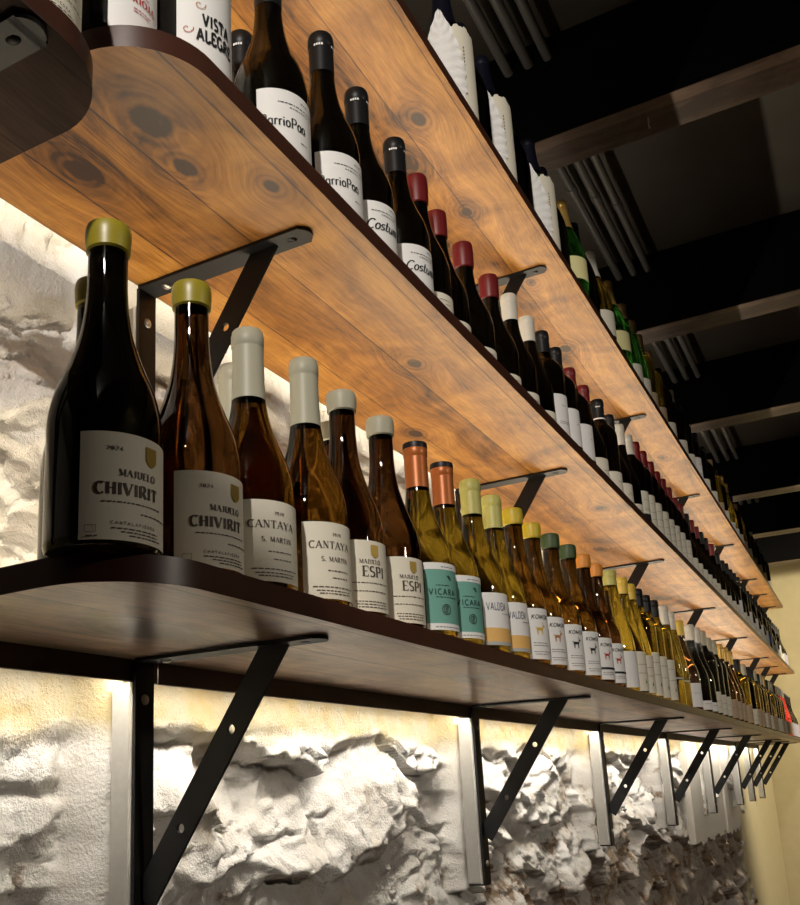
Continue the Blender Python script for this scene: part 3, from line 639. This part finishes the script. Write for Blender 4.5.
def make_bracket():
    root = empty('shelf_bracket')         # origin: under the shelf, at the wall side of the arm
    W = .030
    a = obj('arm', bar_with_holes(.236, W, .004, [.213], .0042, True), STEEL, root); a.location = (.003, 0, -.0023)
    for sx in (.035, .213):
        bm = bmesh.new(); lathe(bm, [(0, -.0032), (.0036, -.0030), (.0056, -.0012), (.0060, 0), (0, 0)], 16); s = obj('screw', bm, STEELB if sx < .1 else STEEL, root, True); s.location = (sx, 0, -.0043 if sx < .1 else -.0021)
    l = obj('leg', bar_with_holes(.340, W, .004, [.04, .30], .0045), STEEL, root); l.location = (.003, 0, -.0045); l.rotation_euler = (0, R_(90), 0)
    p0 = Vector((.0066, 0, -.2546)); p1 = Vector((.1856, 0, .0084)); d = p1-p0
    bm = bar_with_holes(d.length, W, .004, [d.length*.275, d.length*.645], .0050)
    bmesh.ops.transform(bm, matrix=Matrix.Translation(p0) @ Matrix.Rotation(-math.atan2(d.z, d.x), 4, 'Y') @ Matrix.Rotation(R_(90), 4, 'X') @ Matrix.Translation((0, 0, 0)), verts=bm.verts)
    for pc, pn in (((0, 0, -.0046), (0, 0, 1)), ((.0052, 0, 0), (-1, 0, 0))):
        r = bmesh.ops.bisect_plane(bm, geom=bm.verts[:]+bm.edges[:]+bm.faces[:], plane_co=pc, plane_no=pn, clear_outer=True)
        bmesh.ops.holes_fill(bm, edges=[e for e in bm.edges if e.is_boundary])
    bmesh.ops.recalc_face_normals(bm, faces=bm.faces)
    b = obj('brace', bm, STEEL, root)
    for sz in (-.045, -.305):
        bm = bmesh.new(); lathe(bm, [(0, .003), (.0036, .0028), (.0056, .0012), (.0060, 0), (0, 0)], 16); s = obj('screw', bm, STEELB, root, True); s.location = (.005, 0, sz); s.rotation_euler = (0, R_(90), 0)
    return root
def make_upright():
    root = empty('wall_upright')
    bxo('channel', (-.030, .0004, .0012, .0288, -.342, -.026), GREY, root, .002)
    bxo('lip', (-.0045, .0008, .0007, .0032, -.342, -.026), SHINE, root, .0008)
    bxo('end_cap', (-.029, .0002, .0016, .0284, -.345, -.342), STEEL, root)
    return root
YB = [i*STEP for i in range(6)]+[5.50, 6.05]
br = up = None
near = ['nearest to the camera', 'second from the camera', 'third from the camera', 'fourth from the camera', 'fifth from the camera', 'third from far end', 'second from far end', 'last at far end']
for sh, z, x in (('bottom', ZS1, 0), ('middle', ZS2, 0), ('top', ZS3, 0)):
    for i, yb in enumerate(YB):
        loc = (x, yb-.012, z)
        if br is None: br = o = make_bracket(); o.location = loc
        else: o = dup(br, loc)
        tag(o, f'black steel bracket with diagonal brace under the {sh} shelf, {near[i]}', 'bracket', f'brackets under the {sh} shelf')
        loc = (-.001, yb-.027, z)
        if up is None: up = o = make_upright(); o.location = loc
        else: o = dup(up, loc)
        tag(o, f'grey and black wall upright beneath the {sh} shelf, {near[i]}', 'wall upright', f'uprights beneath the {sh} shelf')
o = dup(br, (0.042, -.437, ZP)); tag(o, 'black bracket tip under the dark shelf end at the upper left', 'bracket', 'bracket of the neighbouring shelf')
yy = [YA+.01]+[v+.018 for v in YB[:-1]]+[YE-.01]
for i in range(len(yy)-1):
    o = bxo('shelf_rail', (-.006, -.0015, yy[i]+.001, yy[i+1]-.001, ZS1-.0255, ZS1-.0005), RAIL, None, .001)
    o['label'] = 'brown rail under the back of the bottom shelf, ' + ('leftmost length' if i == 0 else f'right of bracket {near[i-1]}')
    tag(o, None, 'rail', 'rail lengths under the bottom shelf')

# ---------------------------------------------------------------- stone wall
def hash2(ix, iy, k):
    n = (ix.astype(np.int64)*374761393+iy.astype(np.int64)*668265263+k*1442695041) & 0xFFFFFFFF
    n = ((n ^ (n >> 13))*1274126177) & 0xFFFFFFFF
    n = ((n ^ (n >> 16))*2246822519) & 0xFFFFFFFF
    return ((n ^ (n >> 15)) & 0xFFFFFF)/float(0xFFFFFF)
def vnoise(x, y, k):
    ix, iy = np.floor(x), np.floor(y); fx, fy = x-ix, y-iy
    fx = fx*fx*fx*(fx*(fx*6-15)+10); fy = fy*fy*fy*(fy*(fy*6-15)+10)
    a, b, c, d = hash2(ix, iy, k), hash2(ix+1, iy, k), hash2(ix, iy+1, k), hash2(ix+1, iy+1, k)
    return (a*(1-fx)+b*fx)*(1-fy)+(c*(1-fx)+d*fx)*fy
def fbm(x, y, k, o=4, g=.5):
    s = 0; a = 1; t = 0
    for i in range(o): s = s+a*vnoise(x*2**i, y*2**i, k+i*17); t += a; a *= g
    return s/t
def stones(x, y, k):
    ix, iy = np.floor(x), np.floor(y); f1 = np.full(x.shape, 9.); f2 = np.full(x.shape, 9.); idv = np.zeros(x.shape); tx = np.zeros(x.shape); ty = np.zeros(x.shape); dzv = np.zeros(x.shape)
    for dx in (-1, 0, 1):
        for dy in (-1, 0, 1):
            cx, cy = ix+dx, iy+dy
            px, py = cx+.1+.8*hash2(cx, cy, k), cy+.1+.8*hash2(cx, cy, k+1)
            d = np.hypot(x-px, y-py); m = d < f1
            f2 = np.where(m, f1, np.minimum(f2, d)); idv = np.where(m, hash2(cx, cy, k+2), idv)
            tx = np.where(m, (x-px)*(hash2(cx, cy, k+3)-.5), tx); ty = np.where(m, (y-py)*(hash2(cx, cy, k+4)-.5), ty); dzv = np.where(m, y-py, dzv); f1 = np.minimum(f1, d)
    return f1, f2, idv, tx, ty, dzv
ys = [-1.6]
while ys[-1] < 5.25: ys.append(ys[-1]+(.02 if ys[-1] < -.75 else .0042+.0016*max(0, ys[-1]+.2)))
zs = list(np.arange(.60, 1.05, .02))+list(np.arange(1.05, 2.09, .0045))+list(np.arange(2.09, 3.3, .02))
Yg, Zg = np.meshgrid(np.array(ys), np.array(zs), indexing='ij')
wx = (fbm(Yg*6, Zg*6, 11, 4)-.5)*.16; wz = (fbm(Yg*6, Zg*6, 31, 4)-.5)*.12
A = .80+.45*np.clip((Yg-.4)/1.2, 0, 1)
h = np.full(Yg.shape, -.088)
for sx, sz, k, amp, tilt, lean, soft in ((.27, .17, 5, .030, .045, .050, .055), (.12, .085, 25, .012, .028, .020, .05), (.05, .038, 45, .004, .010, .006, .06)):
    f1, f2, sid, tx, ty, dz = stones((Yg+wx)/sx, (Zg+wz)/sz, k)
    e = np.clip((f2-f1)/soft, 0, 1); e = e*e*(3-2*e)
    cover = np.clip((fbm(Yg*3.1, Zg*3.1, k+200, 3)-.36)/.12, 0, 1)          # plaster drowned some of the joints
    h += A*cover*(e*(amp*(sid-.5)+tilt*(tx+.8*ty)-lean*dz)-(1-e)*amp*.9)
rid = 1-np.abs(2*fbm(Yg*6+3*wx, Zg*8, 51, 5, .55)-1)
h += A*.016*(rid-.75)+.007*(fbm(Yg*24, Zg*28, 71, 5, .62)-.5)+.005*(fbm(Yg*90, Zg*100, 91, 3, .65)-.5)
h += .026*(fbm(Yg*2.0, Zg*2.4, 111, 3)-.5)
# troweled mortar band just under the bottom shelf and under the middle shelf
for zb, wd in ((1.615, .085), (2.075, .04)):
    lim = wd+.05*(fbm(Yg*6, Zg*0, 151)-.5)
    m = np.clip((Zg-(zb-lim))/.02, 0, 1)*np.clip(((zb+.03)-Zg)/.02, 0, 1)
    h = h*(1-m)+m*(-.072+.012*(fbm(Yg*9, Zg*12, 171, 4)-.5)+.005*(fbm(Yg*50, Zg*50, 191, 3)-.5))
for yb in (0, .9865, 1.973, 2.9595, 3.946, 4.9325):                      # mortar pads behind the uprights
    m = np.exp(-((Yg-yb+.012)/(.015+.012*fbm(Yg*0, Zg*14, 301, 3)))**4)*(Zg > 1.262)
    h = h*(1-m)-(.0335+.006*fbm(Yg*30, Zg*30, 321, 3))*m
h = np.clip(h, -.17, -.033)
ny, nz = Yg.shape
V = np.stack([h, Yg, Zg], -1).reshape(-1, 3)
idx = np.arange(ny*nz).reshape(ny, nz)
F = np.stack([idx[:-1, :-1], idx[1:, :-1], idx[1:, 1:], idx[:-1, 1:]], -1).reshape(-1, 4)
me = bpy.data.meshes.new('wall_left'); me.vertices.add(len(V)); me.vertices.foreach_set('co', V.ravel().astype(np.float32))
me.loops.add(F.size); me.loops.foreach_set('vertex_index', F.ravel().astype(np.int32))
me.polygons.add(len(F)); me.polygons.foreach_set('loop_start', np.arange(0, F.size, 4, dtype=np.int32)); me.polygons.foreach_set('loop_total', np.full(len(F), 4, np.int32))
me.update(calc_edges=True); me.validate()
m, nt, b = newmat('whitewashed_stone'); N, L = nt.nodes, nt.links
tc = N.new('ShaderNodeTexCoord'); sep = N.new('ShaderNodeSeparateXYZ'); L.new(tc.outputs['Object'], sep.inputs[0])
def nz_(scale, det=5, rough=.6):
    n = N.new('ShaderNodeTexNoise'); n.inputs['Scale'].default_value = scale; n.inputs['Detail'].default_value = det; n.inputs['Roughness'].default_value = rough
    L.new(tc.outputs['Object'], n.inputs['Vector']); return n.outputs['Fac']
def mr(v, a, b_, c, d):
    n = N.new('ShaderNodeMapRange'); n.inputs['From Min'].default_value = a; n.inputs['From Max'].default_value = b_; n.inputs['To Min'].default_value = c; n.inputs['To Max'].default_value = d; L.new(v, n.inputs['Value']); return n.outputs[0]
def mth(op, a, b_):
    n = N.new('ShaderNodeMath'); n.operation = op; n.use_clamp = False
    for i, v in enumerate((a, b_)):
        if isinstance(v, (int, float)): n.inputs[i].default_value = v
        else: L.new(v, n.inputs[i])
    return n.outputs[0]
def mixc(f, A, B):
    n = N.new('ShaderNodeMix'); n.data_type = 'RGBA'; n.clamp_factor = True; L.new(f, n.inputs['Factor'])
    for k, v in (('A', A), ('B', B)):
        if isinstance(v, tuple): n.inputs[k].default_value = (*v, 1)
        else: L.new(v, n.inputs[k])
    return n.outputs['Result']
c = mixc(mr(nz_(14), .35, .7, 0, 1), (.84, .82, .79), (.70, .66, .60))
c = mixc(mr(nz_(6.5, 4), .56, .70, 0, .75), c, (.60, .48, .32))
bare = mth('ADD', mr(nz_(7.0, 6, .65), .54, .62, 0, 1), 0.0)
low = mr(sep.outputs['Z'], 1.50, 1.15, -.55, .62)
bare = mth('ADD', bare, low)
bare = mth('ADD', bare, mr(sep.outputs['Y'], .8, 3.0, 0, .10))
bare = mr(bare, .35, .95, 0, .95)
c = mixc(bare, c, mixc(mr(nz_(22), .4, .6, 0, 1), (.21, .13, .072), (.38, .28, .19)))
band = mr(mth('ADD', sep.outputs['Z'], mth('MULTIPLY', mth('SUBTRACT', nz_(9, 4), .5), .08)), 1.525, 1.56, 0, 1)
band2 = mth('MULTIPLY', band, mr(sep.outputs['Z'], 1.66, 1.74, 1, 0))
c = mixc(band2, c, mixc(mr(nz_(11, 6), .38, .62, 0, 1), (.47, .37, .19), (.46, .42, .31)))
L.new(c, b.inputs['Base Color']); b.inputs['Roughness'].default_value = .9; b.inputs['Specular IOR Level'].default_value = .15
bp = N.new('ShaderNodeBump'); bp.inputs['Strength'].default_value = .7; bp.inputs['Distance'].default_value = .004
L.new(mth('ADD', nz_(90, 6, .7), nz_(260, 4, .6)), bp.inputs['Height']); L.new(bp.outputs['Normal'], b.inputs['Normal'])
o = obj('wall_left', me, m, None, True); tag(o, None, None, None, 'structure')

# ---------------------------------------------------------------- room shell
CREAM = simple('cream_plaster', (.62, .55, .36), .85, bump=.25, bscale=14, var=.08)
YW = 7.3
def struct(name, dims, mat, bevel=0):
    o = bxo(name, dims, mat, None, bevel); o['kind'] = 'structure'; return o
struct('wall_side', (-.22, -.056, 5.10, YW, 0, 3.16), CREAM, .02)
struct('wall_back', (-.3, 4.2, YW, YW+.12, 0, 3.3), CREAM)
struct('wall_right', (4.0, 4.12, -3.6, YW, 0, 3.3), simple('dim_plaster', (.16, .12, .08), .9, bump=.1, bscale=14))
struct('wall_front', (-.3, 4.1, -3.72, -3.6, 0, 3.3), MATS['dim_plaster'])
struct('wall_lower', (-.30, -.18, -3.6, 5.12, 0, .62), MATS['dim_plaster'])
struct('floor', (-.3, 4.2, -3.7, YW+.1, -.1, 0), wood('floor_boards', (.20, .12, .07), (.12, .07, .04), (.04, .02, .012), [(1, 1, .05)], rough=.5, seam=.12))
CEIL = simple('dark_ceiling_board', (.075, .068, .058), .45, bump=.3, bscale=9, var=.25)
struct('ceiling', (-.3, 4.2, -3.7, YW+.1, 3.19, 3.3), CEIL)
# smooth plaster patches over the far stones
for i, (ya, yb, za, dz) in enumerate(((3.62, 4.55, 1.155, 0), (4.62, 5.12, 1.14, 0))):
    bm = bmesh.new(); n = 24
    pts = [(ya+(yb-ya)*k/n, za+.010*math.sin(k*.9)+.006*math.sin(k*2.3+1)) for k in range(n+1)]
    lo = [bm.verts.new((-.052, a, b_)) for a, b_ in pts]; hi = [bm.verts.new((-.050, a, 1.60)) for a, b_ in pts]
    lo2 = [bm.verts.new((-.14, a, b_-.01)) for a, b_ in pts]; hi2 = [bm.verts.new((-.14, a, 1.60)) for a, b_ in pts]
    for k in range(n):
        bm.faces.new([lo[k], lo[k+1], hi[k+1], hi[k]]); bm.faces.new([lo2[k], lo2[k+1], lo[k+1], lo[k]]); bm.faces.new([hi[k], hi[k+1], hi2[k+1], hi2[k]])
    bm.faces.new([lo[0], hi[0], hi2[0], lo2[0]]); bm.faces.new([lo[n], lo2[n], hi2[n], hi[n]])
    bmesh.ops.recalc_face_normals(bm, faces=bm.faces)
    o = obj('trim_'+str(i+1), bm, simple('smooth_plaster', (.74, .70, .62), .85, bump=.2, bscale=20, var=.06), None, True, 40); o['kind'] = 'structure'
# beams
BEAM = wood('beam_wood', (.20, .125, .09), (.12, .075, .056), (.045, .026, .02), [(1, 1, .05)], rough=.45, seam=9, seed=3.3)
bz = 2.92
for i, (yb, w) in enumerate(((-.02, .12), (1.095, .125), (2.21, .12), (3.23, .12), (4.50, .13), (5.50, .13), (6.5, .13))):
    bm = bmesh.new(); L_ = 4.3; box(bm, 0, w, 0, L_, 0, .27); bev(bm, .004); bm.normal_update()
    for f in bm.faces: f.material_index = 0 if f.normal.z < -.9 else 1  # shade put into the colour: sides blackened, underside kept paler
    o = obj('ceiling_beam', bm, [BEAM, simple('beam_side_shade', (.004, .004, .005), .7, spec=.1)]); HB = o if i == 1 else (HB if i else None); o.location = (-.24, yb+w, bz); o.rotation_euler = (0, 0, R_(-90))
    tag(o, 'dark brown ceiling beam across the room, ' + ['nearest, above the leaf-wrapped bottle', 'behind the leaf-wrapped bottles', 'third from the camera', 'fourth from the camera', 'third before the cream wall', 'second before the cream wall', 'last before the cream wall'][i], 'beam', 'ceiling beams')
# pipes along the ceiling
PIPE = simple('grey_pipe', (.22, .22, .225), .35, metal=.2, spec=.6)
for i, (x, r) in enumerate(((.165, .0125), (.215, .0125), (.262, .012))):
    root = empty('ceiling_pipe', (x, 0, 3.135))
    bm = bmesh.new(); tube(bm, (0, -2.5, 0), (0, YW-.02, 0), r); obj('pipe', bm, PIPE, root, True, 40)
    for yc in (.62+.05*i, 1.62+.07*i, 2.75, 3.9):
        bm = bmesh.new(); tube(bm, (0, yc, 0), (0, yc+.035, 0), r+.003); obj('coupling', bm, PIPE, root, True, 40)
    tag(root, 'grey conduit pipe under the ceiling, ' + ['closest to the stone wall', 'in the middle of the three', 'farthest from the stone wall'][i], 'pipe', 'ceiling pipes')
# hook on the second beam
root = bmesh.new(); tube(root, (0, 0, 0), (0, 0, .016), .0018, 8)
for k in range(8): tube(root, (.006*math.cos(R_(90-k*32))+0, 0, -.006+.006*math.sin(R_(90-k*32))), (.006*math.cos(R_(90-(k+1)*32)), 0, -.006+.006*math.sin(R_(90-(k+1)*32))), .0016, 8)
o = obj('screw_hook', root, STEELB, HB, True); o.location = (.07, .70, -.014)

# ---------------------------------------------------------------- lamps of the room, plus added fill spots
def spot(name, loc, target, power, size, col, radius=.03, blend=.15):
    l = bpy.data.lights.new(name, 'SPOT'); l.energy = power; l.spot_size = R_(size); l.spot_blend = blend; l.color = col; l.shadow_soft_size = radius
    o = bpy.data.objects.new(name, l); COL.objects.link(o); o.location = loc
    o.rotation_euler = (Vector(target)-Vector(loc)).to_track_quat('-Z', 'Y').to_euler(); return o
spot('room_or_fill_spot', (1.05, -2.2, 3.10), (.25, 1.2, 2.4), 205, 45.2, (1, .93, .84), .035, .03)
spot('room_or_fill_spot', (2.2, 5.6, 2.85), (.0, 7.0, 1.7), 260, 80, (1, .86, .60), .06, .6)
spot('room_or_fill_spot', (2.7, .2, 2.35), (0, .6, 1.35), 38, 75, (1, .90, .76), .08, .5)  # added fill to brighten the lower wall, not a known lamp
spot('room_or_fill_spot', (2.7, 3.2, 2.35), (0, 3.4, 1.35), 38, 75, (1, .90, .76), .08, .5)  # same added fill, farther along the lower wall
w = bpy.data.worlds.new('room'); scene.world = w; w.use_nodes = True
w.node_tree.nodes['Background'].inputs['Color'].default_value = (.02, .018, .015, 1); w.node_tree.nodes['Background'].inputs['Strength'].default_value = .3

# ---------------------------------------------------------------- camera
cam = bpy.data.cameras.new('camera'); co = bpy.data.objects.new('camera', cam); COL.objects.link(co); scene.camera = co
fpx, yaw, pitch, roll, sx, sy = 933.923, .494398, .233718, -.046038, -46.206, 111.036
cp, sp_, cy, sy_ = math.cos(pitch), math.sin(pitch), math.cos(yaw), math.sin(yaw)
fw = Vector((-sy_*cp, cy*cp, sp_)); rt = Vector((cy, sy_, 0)); u0 = rt.cross(fw)
r_ = rt*math.cos(roll)+u0*math.sin(roll); u_ = -rt*math.sin(roll)+u0*math.cos(roll)
mat = Matrix((r_, u_, -fw)).transposed().to_4x4(); mat.translation = (.70289, -.80805, 1.47241)
co.matrix_world = mat
cam.sensor_fit = 'VERTICAL'; cam.sensor_height = 36.0; cam.lens = 36.0*fpx/905
cam.shift_x = -sx/905; cam.shift_y = sy/905
cam.clip_start = .02
vs = scene.view_settings; vs.view_transform = 'Standard'; vs.look = 'None'; vs.gamma = 1; vs.use_curve_mapping = False; vs.exposure = 0
